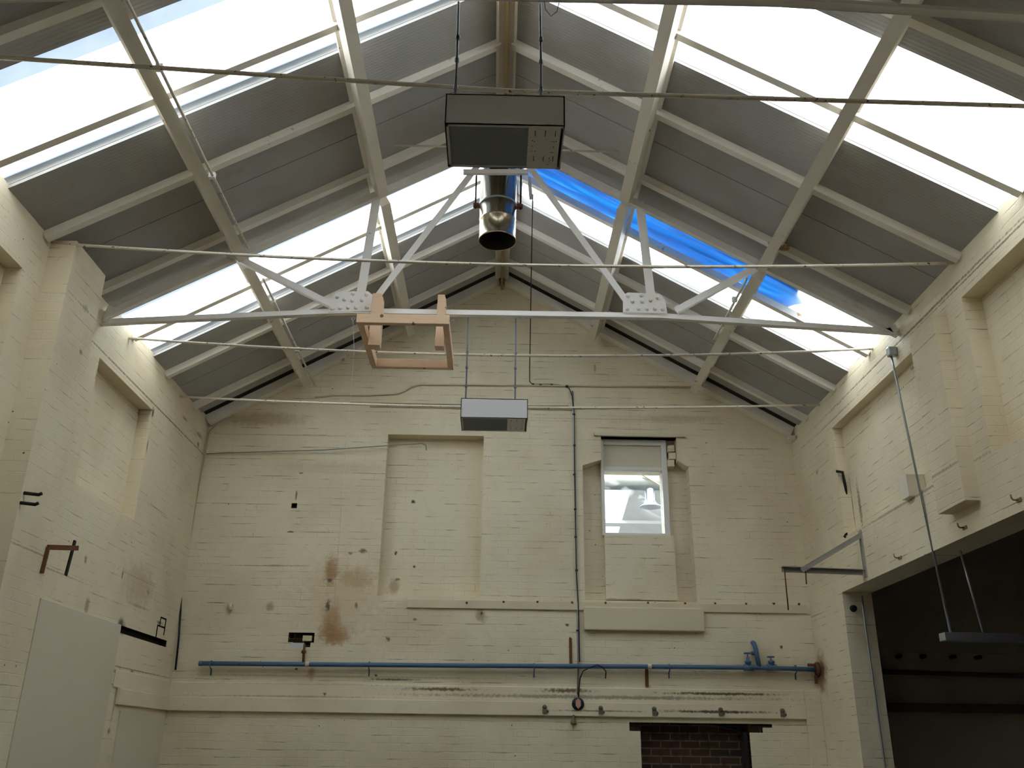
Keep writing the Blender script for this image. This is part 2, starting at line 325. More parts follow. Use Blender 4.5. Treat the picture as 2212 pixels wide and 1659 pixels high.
# ------------------------------------------------------------------ relief walls
def relief(name, mats, to3d, u0, u1, v0, v1, rects, T):
    """a wall slab with stepped recesses; rects = (ua, ub, va, vb, depth or None for a hole, material index)"""
    us = sorted({u0, u1, *[r[0] for r in rects], *[r[1] for r in rects]}); vs = sorted({v0, v1, *[r[2] for r in rects], *[r[3] for r in rects]})
    us = [u for u in us if u0 <= u <= u1]; vs = [v for v in vs if v0 <= v <= v1]
    def cell(i, j):
        if not (0 <= i < len(us) - 1 and 0 <= j < len(vs) - 1): return (None, 0)
        cu, cv = (us[i] + us[i + 1]) / 2, (vs[j] + vs[j + 1]) / 2; d = (0.0, 0)
        for r in rects:
            if r[0] < cu < r[1] and r[2] < cv < r[3]: d = (r[4], r[5])
        return d
    mb = MB()
    def quad(a): mb.add([to3d(*p) for p in a], [(0, 1, 2, 3)])
    for i in range(len(us) - 1):
        for j in range(len(vs) - 1):
            d, m = cell(i, j); mb.cur = m
            a, b, c_, e = us[i], us[i + 1], vs[j], vs[j + 1]
            if d is not None:
                quad([(a, c_, d), (b, c_, d), (b, e, d), (a, e, d)]); quad([(a, c_, T), (a, e, T), (b, e, T), (b, c_, T)])
    for i in range(len(us)):
        for j in range(len(vs) - 1):
            d0, m0 = cell(i - 1, j); d1, m1 = cell(i, j); e0 = T if d0 is None else d0; e1 = T if d1 is None else d1
            if abs(e0 - e1) > 1e-6: mb.cur = m0 if e0 > e1 else m1; mb.cur = 0 if mb.cur != 2 else 2; quad([(us[i], vs[j], e0), (us[i], vs[j + 1], e0), (us[i], vs[j + 1], e1), (us[i], vs[j], e1)])
    for i in range(len(us) - 1):
        for j in range(len(vs)):
            d0, m0 = cell(i, j - 1); d1, m1 = cell(i, j); e0 = T if d0 is None else d0; e1 = T if d1 is None else d1
            if abs(e0 - e1) > 1e-6: mb.cur = m0 if e0 > e1 else m1; mb.cur = 0 if mb.cur != 2 else 2; quad([(us[i], vs[j], e0), (us[i + 1], vs[j], e0), (us[i + 1], vs[j], e1), (us[i], vs[j], e1)])
    mb.cur = 0
    return mb
def rect_b(x0, y0, x1, y1, d, m=0):
    a, b = on_back(x0, y0), on_back(x1, y1); return (a.x, b.x, min(a.z, b.z), max(a.z, b.z), d, m)

GL = (1.222, 1.893, 3.885, 4.622)                       # glazed opening
DOOR = (1.512, 2.64, 0.0, 1.885)
rects = [(-1.285, -.178, 3.135, 4.975, .16, 0), (.962, 2.182, 3.12, 4.715, .18, 0), (1.182, 2.06, 3.12, 4.995, .18, 0),
         (1.205, 1.985, 3.145, 3.86, .075, 0), (1.205, 1.93, 3.86, 4.96, .16, 1), (GL[0], GL[1], GL[2], GL[3], None, 0),
         (DOOR[0], DOOR[1], DOOR[2], DOOR[3], .16, 2), (1.40, DOOR[0], 1.80, DOOR[3], .05, 2), (DOOR[1], 2.78, 1.80, DOOR[3], .05, 2), (2.78, 2.88, 1.85, DOOR[3], .04, 2),
         rect_b(624, 1366, 678, 1388, .09, 2), rect_b(633, 1384, 670, 1398, .07, 2), rect_b(630, 1087, 641, 1098, .06, 2)]
wb = relief('wall_back', None, lambda u, v, d: (u, YB + d, v), XL - .3, XR + .3, 0, 5.0, rects, .3)
gx = 3.6
wb.prism([(-3.55, YB, 4.999), (3.55, YB, 4.999), (3.55, YB, roof_z(3.55) + .03), (0, YB, RIDGE + .03), (-3.55, YB, roof_z(3.55) + .03)], (0, .3, 0))
# sloping shoulders of the old opening beside the window
wb.prism([(.962, YB, 4.64), (1.182, YB, 4.715), (.962, YB, 4.715)], (0, .18, 0)); wb.prism([(2.182, YB, 4.64), (2.06, YB, 4.715), (2.182, YB, 4.715)], (0, .18, 0))
struct(wb, 'wall_back', [M['back'], M['plaster'], M['brick']])

wl = relief('wall_left', None, lambda u, v, d: (XL - d, u, v), YF, YB, 0, EAVE_L + .03,
            [(7.07, 8.35, 3.53, 4.62, .13, 0), (4.3, 5.68, 3.50, 4.70, .12, 0), (8.46, 9.70, 2.535, 2.60, .07, 2), (9.36, 9.39, 2.60, 2.72, .04, 2), (9.36, 9.60, 2.705, 2.722, .04, 2), (9.57, 9.60, 2.64, 2.80, .04, 2), (9.42, 9.60, 2.79, 2.806, .04, 2), (9.42, 9.445, 2.722, 2.80, .04, 2)], .3)
wl.box((XL, 5.96, 0), (-3.18, 6.50, 5.09))
struct(wl, 'wall_left', [M['left'], M['plaster'], M['dark']])
wr = relief('wall_right', None, lambda u, v, d: (XR + d, u, v), YF, YB, 0, EAVE_R + .03,
            [(6.7, 8.75, 3.585, 4.705, .10, 0), (4.3, 5.95, 3.555, 4.755, .15, 0), (.5, 9.02, -.01, 3.085, None, 0)], .29)
wr.prism([(XR, 6.2, 3.28), (3.30, 6.2, 3.28), (3.30, 6.2, 4.70), (XR, 6.2, 4.78)], (0, .42, 0))
struct(wr, 'wall_right', [M['right'], M['plaster'], M['dark']])
struct(MB().prism([(XL - .3, YF, 0), (XR + .3, YF, 0), (XR + .3, YF, roof_z(XR + .3) + .03), (0, YF, RIDGE + .03), (XL - .3, YF, roof_z(XL - .3) + .03)], (0, -.3, 0)), 'wall_front', M['board'])
struct(MB().box((XL - .3, YF - .3, -.12), (9.0, YB + .02, 0)), 'floor', M['concrete'])

# ------------------------------------------------------------------ roof
LIGHTS = [(-1.0, -.78), (4.37, 5.30), (7.20, 8.15)]      # rooflight bands, in Y; first is unseen, added to light the large lamp
def slope_box(mb, sgn, y0, y1, x0, x1, h0, h1):
    n = Vector((SLOPE * sgn, 0, 1)).normalized(); P0 = Vector((sgn * x0, 0, roof_z(x0))); P1 = Vector((sgn * x1, 0, roof_z(x1)))
    q = [P0 + n * h0, P1 + n * h0, P1 + n * h1, P0 + n * h1]
    return mb.prism([(p.x, y0, p.z) for p in q], (0, y1 - y0, 0))
solid = [(YF - .3, -1.0), (-.78, 4.37), (5.30, 7.20), (8.15, YB + .3)]
for sgn in (-1, 1):
    ceil = MB()
    for a, b in solid:
        slope_box(ceil, sgn, a, b, 0, 3.75, .027, .09); ceil.cur = 1; slope_box(ceil, sgn, a + .03, b - .03, 0, 3.74, .0238, .0268); ceil.cur = 0; b0 = b; b = min(b, 9.73)  # dark sheet paints the shade in board joints and verge gap
        ny = max(1, round((b - a) / .95)); w = (b - a) / ny
        for k in range(ny): slope_box(ceil, sgn, a + k * w + (.004 if k else 0), a + (k + 1) * w - (.004 if k < ny - 1 else 0), .0, 3.72, 0, .0235)
    struct(ceil, 'ceiling_left' if sgn < 0 else 'ceiling_right', [M['ceil'], M['dark']])
struct(MB().prism([(-.2, YF - .3, roof_z(.2) + .1), (0, YF - .3, RIDGE + .1), (.2, YF - .3, roof_z(.2) + .1), (0, YF - .3, RIDGE + .2)], (0, YB - YF + .6, 0)), 'trim_9', M['ceil'])
wn = 1
for a, b in LIGHTS:
    for sgn in (-1, 1):
        mb = MB(); n = Vector((SLOPE * sgn, 0, 1)).normalized()
        prof = [(a - .06, .095), (b + .06, .095)] if b < 0 else [(a - .06, .095), (a + .02, .095), (a + .05, .055), (a + .17, .05), (a + .2, .03), (b - .26, .03), (b - .23, .05), (b - .05, .055), (b - .02, .095), (b + .06, .095)]
        for i in range(len(prof) - 1):
            (ya, ha), (yb, hb) = prof[i], prof[i + 1]
            mb.cur = 1 if b > 0 and (ya < a + .16 or ya > b - .1) and sgn < 0 else 0
            q = []
            for x in (.12, 3.74):
                P0 = Vector((sgn * x, 0, roof_z(x)))
                q.append([Vector((P0.x, ya, P0.z)) + n * ha, Vector((P0.x, yb, P0.z)) + n * hb])
            mb.add([q[0][0], q[1][0], q[1][1], q[0][1]], [(0, 1, 2, 3)])
        struct(mb, 'window_%d' % wn, [M['sheet'], M['lap']]); wn += 1  # first pair glazes the unseen slot added for light

# torn blue sheet lying on the right-hand rooflight
mb = MB(); nx, ny = 60, 26; vs = []
nR = Vector((SLOPE, 0, 1)).normalized()
for i in range(nx + 1):
    for j in range(ny + 1):
        x = .16 + (2.78 - .16) * i / nx; y1 = 7.90 + .04 * math.sin(i * .35) - (.0 if i < nx * .55 else .10 * (i - nx * .55) / (nx * .45)); y = 7.10 + (y1 - 7.10) * j / ny
        h = .115 + .016 * math.sin(j * 1.05 + .25 * math.sin(i * .2)) + .006 * math.sin(i * .5 + j)
        vs.append(Vector((x + .12 * math.sin(j * .5) * (i / nx) ** 4, y, roof_z(x))) + nR * h)
mb.add(vs, [(i * (ny + 1) + j, (i + 1) * (ny + 1) + j, (i + 1) * (ny + 1) + j + 1, i * (ny + 1) + j + 1) for i in range(nx) for j in range(ny)], True)
one(mb, 'blue_tarpaulin', M['tarp'], 'translucent blue plastic sheet lying over the far right rooflight', 'tarpaulin')

for sgn in (-1, 1):
    one(slope_box(MB(), sgn, 9.865, 9.995, .07, 3.37 if sgn < 0 else 3.4, -.075, .02), 'verge_board', M['rafter'], 'stained board along the %s slope of the gable below a black gap' % ('left' if sgn < 0 else 'right'), 'board')
# rafters
RY = [4.09, 4.97, 5.84, 6.72, 7.60, 8.50, 9.40]
ordn = ['nearest the camera', 'across the near rooflight', 'first beyond the near rooflight', 'just in front of the bolted truss', 'across the far rooflight', 'first beyond the far rooflight', 'closest to the gable wall']
for sgn, side in ((-1, 'left'), (1, 'right')):
    for y, w in zip(RY, ordn):
        mb = slope_box(MB(), sgn, y, y + .06, .07, 3.385 if sgn < 0 else 3.42, -.066, 0.0)
        one(mb, 'rafter', M['rafter'], 'white painted rafter on the %s roof slope, %s' % (side, w), 'rafter', 'rafters under the roof boards')
# purlins
def purlin(sgn, x, label):
    e = empty('purlin', (sgn * x, 5, roof_z(x) - .2), label, 'beam', 'purlins along the roof')
    for ya, yb in ((YF, 3.44), (3.57, 6.94), (7.07, 9.862)): slope_box(MB(), sgn, ya, yb, x - .04, x + .04, -.215, -.068).build('beam', M['grey_steel'], e)
    ends = [2.0] + [v for y in RY for v in (y, y + .06)] + [9.86]
    for k in range(0, len(ends), 2): slope_box(MB(), sgn, ends[k] + .002, ends[k + 1] - .002, x - .03, x + .055, -.03, -.002).build('packing_batten', M['rafter'], e)
    return e
p1 = purlin(-1, 2.345, 'lower left purlin, white steel beam running from above the camera to the gable')
purlin(-1, 1.175, 'upper left purlin, chipped white steel beam nearer the ridge')
purlin(1, 1.185, 'upper right purlin, chipped white steel beam nearer the ridge')
purlin(1, 2.355, 'lower right purlin, rust-stained steel beam running to the gable')
e = empty('ridge_beam', (0, 5, 6.8), 'ridge beam of two white boards and a brown iron strip along the roof peak', 'beam')
for s in (-1, 1): slope_box(MB(), s, YF, 9.86, .025, .085, -.045, -.002).build('ridge_board', M['rafter'], e)
MB().box((-.012, YF, RIDGE - .16), (.012, YB - .01, RIDGE - .045)).build('iron_strip', M['strip'], e)

# rods clipped along the lower purlins
def purlin_conduit(sgn, x, dx, y0, y1, label):
    z = roof_z(x) - .235
    e = empty('conduit', (sgn * x + dx, y0, z), label, 'conduit')
    MB().tube([(sgn * x + dx, y0, z), (sgn * x + dx, min(y1, 9.85), z)], .011, 8).build('rod', M['rod'], e)
    k = y0 + .4
    while k < y1 - .1:
        MB().box((sgn * x + dx - .03, k, z - .016), (sgn * x + dx + .016, k + .03, z + .03)).build('clip', M['white_steel'], e); k += 1.15
purlin_conduit(-1, 2.24, .085, 3.0, 6.75, 'thin grey conduit clipped beside the lower left purlin, near part before the truss')
purlin_conduit(-1, 2.24, .085, 7.3, 9.9, 'thin conduit clipped beside the lower left purlin, far part beyond the truss')
purlin_conduit(1, 2.25, -.075, 7.1, 8.4, 'thin conduit hanging beside the lower right purlin beyond the truss')

# ------------------------------------------------------------------ trusses
def T7(px, py): return at_y(px, py, 7.0)
def make_truss():
    e = empty('roof_truss', (0, 7.0, 5.0), 'white bolted steel truss hanging across the middle of the roof', 'truss', 'steel roof trusses')
    def member(name, a, b, w=.062, dy=0, rib=True):
        a, b = Vector(a), Vector(b); a.y += dy; b.y += dy
        mb = MB().bar(a, b, .010, w)                       # upright leg
        if rib: mb.bar(a, b, .05, .008, du=.022 if b.x > a.x else -.022, dv=-w / 2 + .004)
        return mb.build(name, M['white_steel'], e)
    gl, gr = (-1.32, 7.0, 5.06), (1.36, 7.0, 5.07)
    member('bottom_chord', gl, gr, .066)
    member('bottom_chord', (-3.385, 7.0, 4.91), gl, .066); member('bottom_chord', gr, (3.425, 7.0, 4.965), .066)
    for s in (-1, 1):
        xe = 3.36 if s < 0 else 3.40
        nn = Vector((SLOPE * s, 0, 1)).normalized()
        zt = lambda x: roof_z(x) - .155
        a, b = (s * .06, 7.0, zt(.06)), (s * xe, 7.0, zt(xe) + .02)
        member('top_chord', a, b, .09)
    member('end_plate', (-3.31, 7.0, 5.06), (-3.345, 7.0, 4.91), .07, -.012, False); member('end_plate', (3.36, 7.0, 5.03), (3.385, 7.0, 4.96), .05, -.012, False)
    dy = -.014
    member('post', (-1.22, 7.0, 5.10), (-1.14, 7.0, 6.25), .075, dy, False); member('post', (1.30, 7.0, 5.10), (1.23, 7.0, 6.22), .075, dy, False)
    member('strut', (-1.45, 7.0, 5.11), (-2.38, 7.0, 5.585), .07, dy); member('strut', (1.50, 7.0, 5.12), (2.33, 7.0, 5.62), .07, dy)
    member('diagonal', (-1.12, 7.0, 5.12), (-.235, 7.0, 6.58), .055, dy, False); member('diagonal', (1.13, 7.0, 5.12), (.225, 7.0, 6.58), .055, dy, False)
    for s, pts in ((-1, [(710, 677), (715, 648), (727, 634), (795, 632), (806, 640), (803, 675)]), (1, [(1345, 677), (1345, 640), (1356, 635), (1425, 638), (1436, 652), (1440, 680)])):
        P = [T7(*p) for p in pts]
        for p in P: p.y = 6.985
        g = MB().prism(P, (0, -.014, 0)).build('gusset_plate', M['white_steel'], e)
        if s < 0: bp = [(719, 670), (736, 669), (753, 668), (770, 668), (793, 668), (730, 645), (745, 651), (762, 653), (783, 652), (764, 638), (793, 640)]
        else: bp = [(1354, 671), (1378, 671), (1396, 671), (1413, 671), (1430, 672), (1355, 643), (1365, 655), (1386, 655), (1404, 653), (1384, 642), (1419, 647)]
        for b in bp:
            q = T7(*b); q.y = 6.971
            MB().lathe(q, [(0.0, .022), (.009, .021), (.0155, .014), (.0175, 0), (.0175, -.002)], (0, -1, 0), 10).build('bolt', M['white_steel'], g)
    return e
truss = make_truss()
front = copy_tree(truss); front.location = (0, 3.5, 5.045)
front['label'] = 'near steel truss, brownish chord crossing the top right corner'

# ------------------------------------------------------------------ tie rods
def tie(name, pts, r, label, cat='rod'): return one(MB().tube(pts, r, 8), name, M['rod'], label, cat, 'tie rods across the hall')
def rod_on_walls(pl, pm, pr, label, Yg):
    a, b = on_left(*pl), on_right(*pr); a.y = b.y = (a.y + b.y) / 2
    a, b = at_y(*pl, a.y), at_y(*pr, b.y); a.x = XL - .02; b.x = XR + .02
    a.z = min(a.z, roof_z(XL) - .03); b.z = min(b.z, roof_z(XR) - .02)
    m = at_y(*pm, a.y); pts = []
    for k in range(13):
        s = k / 12; z = a.z * (1 - s) * (1 - 2 * s) + m.z * 4 * s * (1 - s) + b.z * s * (2 * s - 1)
        pts.append((a.x + (b.x - a.x) * s, a.y, z))
    return tie('tie_rod', pts, .0125, label)
tie('tie_rod', [(XL - .02, 3.95, 5.045), (-2.74, 3.95, 5.04), (.02, 3.95, 4.893), (2.81, 3.95, 4.87), (XR + .02, 3.95, 4.865)], .0125, 'dark tie rod nearest the camera, passing over the large lamp')
rod_on_walls((95, 505), (1100, 572), (2040, 567), 'speckled tie rod in front of the flue mouth and truss diagonals', 6)
rod_on_walls((275, 730), (1100, 768), (1880, 743), 'speckled tie rod just beyond the truss, behind the wooden frame', 7.5)
rod_on_walls((400, 857), (1100, 880), (1780, 862), 'tie rod closest to the gable wall, level with the small lamp', 9)
one(MB().tube([(-1.14, 6.6, 6.49), (1.14, 6.6, 6.465)], .009, 8), 'collar_rod', M['rod'], 'short thin rod between the upper purlins behind the large lamp', 'rod')

# ------------------------------------------------------------------ flue
fx, fy, fr_ = -.05, 7.30, .172
e = empty('flue_pipe', (fx, fy, 5.8), 'shiny stainless flue pipe with open mouth hanging below the ridge', 'flue')
fz = 1.6 + 6.9 * math.tan(math.radians(30.85)) + .24
prof = [(fr_ - .003, 0), (fr_ + .004, 0), (fr_ + .004, .012), (fr_, .016), (fr_, .20), (fr_ + .003, .203), (fr_ + .003, .215), (fr_, .218), (fr_, 1.45), (fr_ - .003, 1.45), (fr_ - .003, 0)]
MB().lathe((fx, fy, fz), prof, n=48).build('pipe', M['flue'], e)
MB().lathe((fx, fy, fz), [(fr_ - .004, .004), (fr_ - .004, .5), (0, .5)], n=40).build('shade_lining', M['dark'], e)  # added dark lining and cap paint the shade inside the mouth
cl = MB().lathe((fx, fy, fz + .38), [(fr_ - .001, -.008), (fr_ + .006, -.008), (fr_ + .006, .008), (fr_ - .001, .008)], n=48).build('clamp', M['galv'], e)
for s in (-1, 1):
    MB().box((fx + s * (fr_ + .03) - .03, fy - .02, fz + .365), (fx + s * (fr_ + .03) + .03, fy + .02, fz + .40)).build('lug', M['rust'], cl)
    MB().tube([(fx + s * (fr_ + .04), fy, fz + .35), (fx + s * (fr_ + .04), fy - .02, fz + .9), (fx + s * (fr_ + .035), fy - .2, 6.80)], .008, 8).build('hanger_rod', M['dark'], e)
MB().bar((-.37, 6.96, 6.475), (.22, 6.96, 6.49), .03, .045).build('support_bar', M['white_steel'], e)

# ------------------------------------------------------------------ lamps
def make_lamp(cx, cy, cz, chord, label):
    e = empty('high_bay_light', (cx, cy, cz), label, 'lamp', 'hanging box lamps')
    w, d, h = .272, .165, .083; th = .006
    mb = MB(); x0, x1, y0, y1, z0, z1 = cx - w, cx + w, cy - d, cy + d, cz - h, cz + h
    mb.box((x0, y0, z0), (x1, y0 + th, z1)); mb.box((x0, y1 - th, z0), (x1, y1, z1)); mb.box((x0, y0, z0), (x0 + th, y1, z1)); mb.box((x1 - th, y0, z0), (x1, y1, z1)); mb.box((x0, y0, z1 - th), (x1, y1, z1))
    for a in ((x0, y0, x1, y0 + .02), (x0, y1 - .018, x1, y1), (x0, y0, x0 + .018, y1)): mb.box((a[0], a[1], z0), (a[2], a[3], z0 + .004))
    mb.build('housing', M['lamp'], e)
    xs = cx + .108
    g = MB().box((xs, y0 + .004, z0 - .002), (x1 - .018, y1 - .004, z0 + .004))
    g = g.build('gear_cover', M['lampcover'], e)
    for kx in range(3):
        for ky in range(2): MB().box((xs + .03 + kx * .046, y0 + .035 + ky * .19, z0 - .0035), (xs + .033 + kx * .046, y0 + .075 + ky * .19, z0 - .001)).build('vent_slot', M['dark'], g)
    for hx, hy in ((.02, .11), (.03, .115), (.11, .11), (.12, .115), (.13, .112), (.02, .15), (.12, .155), (.02, .19), (.035, .19), (.11, .195), (.12, .195), (.105, .24), (.11, .255), (.105, .27), (.1, .29)):
        MB().lathe((xs + hx, y0 + hy, z0 - .0028), [(0, 0), (.0028, 0), (.0028, .002)], n=8).build('screw_hole', M['dark'], g)
    MB().box((x0 + .016, y0 + .016, z0 + .002), (xs, y1 - .014, z0 + .006)).build('glass', M['lampglass'], e)
    r = MB()
    r.add([(x0 + .02, y0 + .02, z0 + .03), (xs - .005, y0 + .02, z0 + .03), (xs - .005, y0 + .07, z1 - .02), (x0 + .02, y0 + .07, z1 - .02), (x0 + .02, y1 - .02, z0 + .03), (xs - .005, y1 - .02, z0 + .03), (xs - .005, y1 - .07, z1 - .02), (x0 + .02, y1 - .07, z1 - .02)],
          [(0, 1, 2, 3), (3, 2, 6, 7), (7, 6, 5, 4), (0, 3, 7, 4), (1, 5, 6, 2)])
    r.build('reflector', M['reflector'], e)
    MB().lathe((xs - .01, cy, cz + .01), [(.02, 0), (.02, .05), (.012, .052)], (-1, 0, 0), 14).build('lamp_holder', M['tape'], e)
    MB().lathe((xs - .06, cy, cz + .01), [(.012, 0), (.02, .01), (.022, .12), (.016, .15), (0, .157)], (-1, 0, 0), 16).build('bulb', M['glass'], e)
    for x in (-.24, .17):
        k = MB().tube([(cx + x, cy, z1), (cx + x, cy, z1 + .34), (cx + x - .004, chord[0], chord[1])], .0065, 8)
        for z in (z1 + .17, z1 + .34, z1 + .48): k.lathe((cx + x, cy, z), [(.0, -.014), (.011, -.01), (.011, .01), (0, .014)], n=8)
        k.build('hanger_rod', M['wire'], e)
    return e
t = NT('veiled_lamp_glass'); tr = t.n('ShaderNodeBsdfTransparent', i_Color=(.85, .88, .86, 1)); df = t.n('ShaderNodeBsdfDiffuse', i_Color=(.50, .54, .53, 1)); mx = t.n('ShaderNodeMixShader', i_0=.45, i_1=tr.outputs[0], i_2=df.outputs[0]); t.t.links.new(mx.outputs[0], t.out.inputs[0]); M['lampglass'] = t.mat  # grey diffuse share paints a pale veil of light over the glass
M['reflector'] = plain_mat('dull_aluminium', lin(205, 206, 204), .5, 0, .05)
make_lamp(0, 3.53, 4.30, (3.53, 5.09), 'large grey box lamp hanging high in front, glass window in its base')
make_lamp(-.043, 7.06, 4.165, (7.025, 5.045), 'pale grey box lamp hanging lower in front of the gable wall')
one(MB().tube([at_y(1175, -8, 3.5) , at_y(1178, 20, 3.5), at_y(1190, 35, 3.5), at_y(1203, 25, 3.5), at_y(1209, 0, 3.5), at_y(1208, -12, 3.5)], .0018, 6), 'lamp_cable', M['rust'], 'thin cable looping beside the right rod of the large lamp', 'cable')
one(MB().tube([at_y(1118, 678, 7.0), at_y(1124, 690, 6.98), at_y(1136, 690, 6.98), at_y(1140, 680, 7.0)], .003, 6), 'lamp_cable', M['galv'], 'short cable loop under the truss above the small lamp', 'cable')

# ------------------------------------------------------------------ wooden frame hung on the truss
e = empty('timber_frame', (-.8, 6.95, 4.8), 'new pine frame hanging from the truss chord by two upright timbers', 'frame')
z0, z1 = 4.745, 4.825
xl0, xl1, xr0, xr1 = -1.155, -1.105, -.475, -.425
MB().box((xl0, 6.55, z0), (xr1 + .01, 6.60, z1)).build('front_rail', M['pine'], e, bevel=.003)
MB().box((xl0 + .01, 7.45, z0), (xr1 + .01, 7.50, z1)).build('rear_rail', M['pine'], e, bevel=.003)
MB().box((xl0 + .005, 6.602, z0), (xl1 + .005, 7.448, z1)).build('side_rail', M['pine'], e, bevel=.003)
MB().box((xr0 + .008, 6.602, z0), (xr1 + .008, 7.448, z1)).build('side_rail', M['pine'], e, bevel=.003)
MB().prism([(-1.098, 6.86, 4.69), (-1.0, 6.86, 4.69), (-1.0, 6.86, 5.13), (-1.015, 6.86, 5.17), (-1.09, 6.86, 5.17)], (0, .095, 0)).build('upright', M['pine'], e, bevel=.003)
MB().prism([(-.545, 6.86, 4.69), (-.47, 6.86, 4.69), (-.47, 6.86, 5.13), (-.483, 6.86, 5.17), (-.54, 6.86, 5.17)], (0, .095, 0)).build('upright', M['pine'], e, bevel=.003)
for x, y, s in ((xl0, 6.57, -1), (xr1 + .01, 6.57, 1), (xl0 + .01, 7.47, -1), (xr1 + .01, 7.47, 1)):
    c0 = Vector((x + s * .03, y, z0 + .03))
    k = MB().tube([(x, y, z0 + .04), (x + s * .022, y, z0 + .04)], .003, 6)
    k.tube([c0 + Vector((math.cos(a) * .011, 0, math.sin(a) * .011 + .01)) for a in [i * math.pi / 5 for i in range(11)]], .0025, 6)
    k.build('eye_bolt', M['galv'], e)
one(MB().tube([(xl0 - .03, 6.57, z0 + .03), at_y(765, 760, 6.6), at_y(757, 860, 6.6), at_y(745, 1010, 6.6), at_y(722, 1300, 6.6)], .0011, 5), 'nylon_line', M['white'], 'thin nylon line dropping from the left eye bolt of the pine frame', 'line')

# ------------------------------------------------------------------ window in the gable wall
w = tag(bpy.data.objects.new('window_%d' % wn, None), kind='structure'); col.objects.link(w); w.location = (1.56, YB + .1, 3.9)
f = MB(); fy0, fy1 = YB + .10, YB + .17
f.box((1.185, fy0, 3.86), (GL[0], fy1, 4.995)); f.box((GL[1], fy0, 3.84), (1.955, fy1, 4.995)); f.box((GL[0], fy0, 3.855), (GL[1], fy1, GL[2] + .004))
f.box((GL[0], fy0, GL[3]), (GL[1], fy1, 4.665)); f.box((GL[0], fy0, 4.93), (GL[1], fy1, 4.995))
f.build('window_frame', M['white'], w, bevel=.003)
MB().box((GL[0], fy0 + .03, 4.665), (GL[1], fy1, 4.93)).build('blank_panel', M['board'], w)
MB().box((GL[0], fy0 + .035, GL[2]), (GL[1], fy0 + .041, GL[3])).build('pane', M['glass'], w)
struct(MB().box((1.10, YB - .035, 4.995), (2.16, YB + .13, 5.035)), 'trim_1', M['plaster'], .004)
jb = MB()
for k, (z_, dx) in enumerate(((4.93, .0), (4.84, .012), (4.75, -.01))): jb.box((1.965 + dx, YB + .06, z_ - .085), (2.045 + dx, YB + .18, z_ - .006))
struct(jb, 'trim_2', M['back'], .006)
struct(MB().box((.945, YB - .06, 2.80), (2.24, YB + .002, 3.045)), 'trim_3', M['plaster'], .012)

# timber rail with nail heads
e = empty('wall_rail', (1.2, YB, 3.06), 'long cream timber rail with rusty nail heads below the recesses', 'rail')
MB().box((-.955, YB - .022, 3.01), (3.37, YB + .001, 3.10)).build('board', M['plaster'], e, bevel=.003)
for px, py in ((1088, 1300), (1161, 1300), (1236, 1301), (1308, 1302), (1400, 1302), (1480, 1303), (1545, 1303), (1612, 1304), (1672, 1304), (1726, 1305), (1008, 1302)):
    p = on_back(px, py, .022); MB().lathe((p.x, YB - .02, p.z), [(0, .014), (.010, .012), (.013, 0)], (0, -1, 0), 8).build('nail', M['rust'], e)
struct(MB().box((XL, YB - .035, 1.935), (3.24, YB + .001, 2.075)).box((XL, YB - .012, 2.075), (3.30, YB + .001, 2.22)), 'trim_4', M['band'], .008)
struct(MB().box((XL - .001, 8.62, 1.935), (XL + .035, YB, 2.075)).box((XL - .001, 8.50, 2.075), (XL + .012, YB, 2.225)), 'trim_5', M['band'], .008)
struct(MB().box((3.24, YB - .03, 0), (XR, YB + .001, 2.22)), 'trim_6', M['back'], .006)

# ------------------------------------------------------------------ services on the gable wall
def wall_run(name, pts, r, mat, label, cat, off=None, n=8, part=None):
    off = r + .004 if off is None else off
    return one(MB().tube([on_back(*p, off) for p in pts], r, n), name, mat, label, cat)
wall_run('conduit', [(680, 858), (700, 856), (716, 853), (800, 853), (858, 850), (872, 845), (890, 834), (908, 830), (1140, 832), (1300, 834), (1492, 836)], .012, M['plaster'], 'cream painted conduit with an upward bend running across the gable', 'conduit')
wall_run('conduit', [(755, 869), (1000, 873), (1150, 876), (1228, 877)], .009, M['plaster'], 'cream conduit behind the small lamp, upper of two parallel runs', 'conduit')
wall_run('conduit', [(800, 877), (1000, 881), (1236, 884)], .009, M['plaster'], 'cream conduit behind the small lamp, lower of two parallel runs', 'conduit')
struct(MB().prism([on_back(1238, 884), on_back(1514, 882), on_back(1514, 866), on_back(1238, 864)], (0, -.012, 0)), 'trim_7', M['back'])
wall_run('conduit', [(1236, 845), (1239, 900), (1242, 1050), (1246, 1240), (1248, 1300), (1249, 1440), (1248, 1500)], .010, M['galv'], 'grey vertical conduit descending the gable left of the window', 'conduit')
e = empty('black_cable', on_back(1145, 830), 'black cable dropping from the roof, then following the vertical conduit', 'cable')
q = [at_y(1151, 420, 7.35), at_y(1148, 560, 8.2), at_y(1146, 700, 9.2)] + [on_back(*p, .02) for p in ((1144, 800), (1144, 824), (1150, 830), (1190, 830), (1218, 832), (1230, 840), (1236, 856), (1240, 890))] + [on_back(*p, .026) for p in ((1241, 1000), (1243, 1100), (1245, 1240), (1249, 1300), (1250, 1330), (1252, 1430))]
MB().tube(q, .0055, 8).build('cable', M['black'], e)
for p in ((1152, 830), (1168, 831), (1192, 831), (1225, 834), (1240, 895), (1241, 962), (1241, 1025), (1243, 1100), (1244, 1160), (1246, 1232), (1248, 1362)):
    c0 = on_back(*p, .02); MB().box((c0.x - .016, c0.y - .012, c0.z - .008), (c0.x + .012, YB - .001, c0.z + .008)).build('cable_clip', M['black'], e)
e2 = one(MB().bar(at_y(1143, 385, 7.36), at_y(1147, 428, 7.36), .03, .05, up=(0, 1, 0)), 'cable_batten', M['white_steel'], 'short white batten below the ridge where the black cable starts', 'batten')
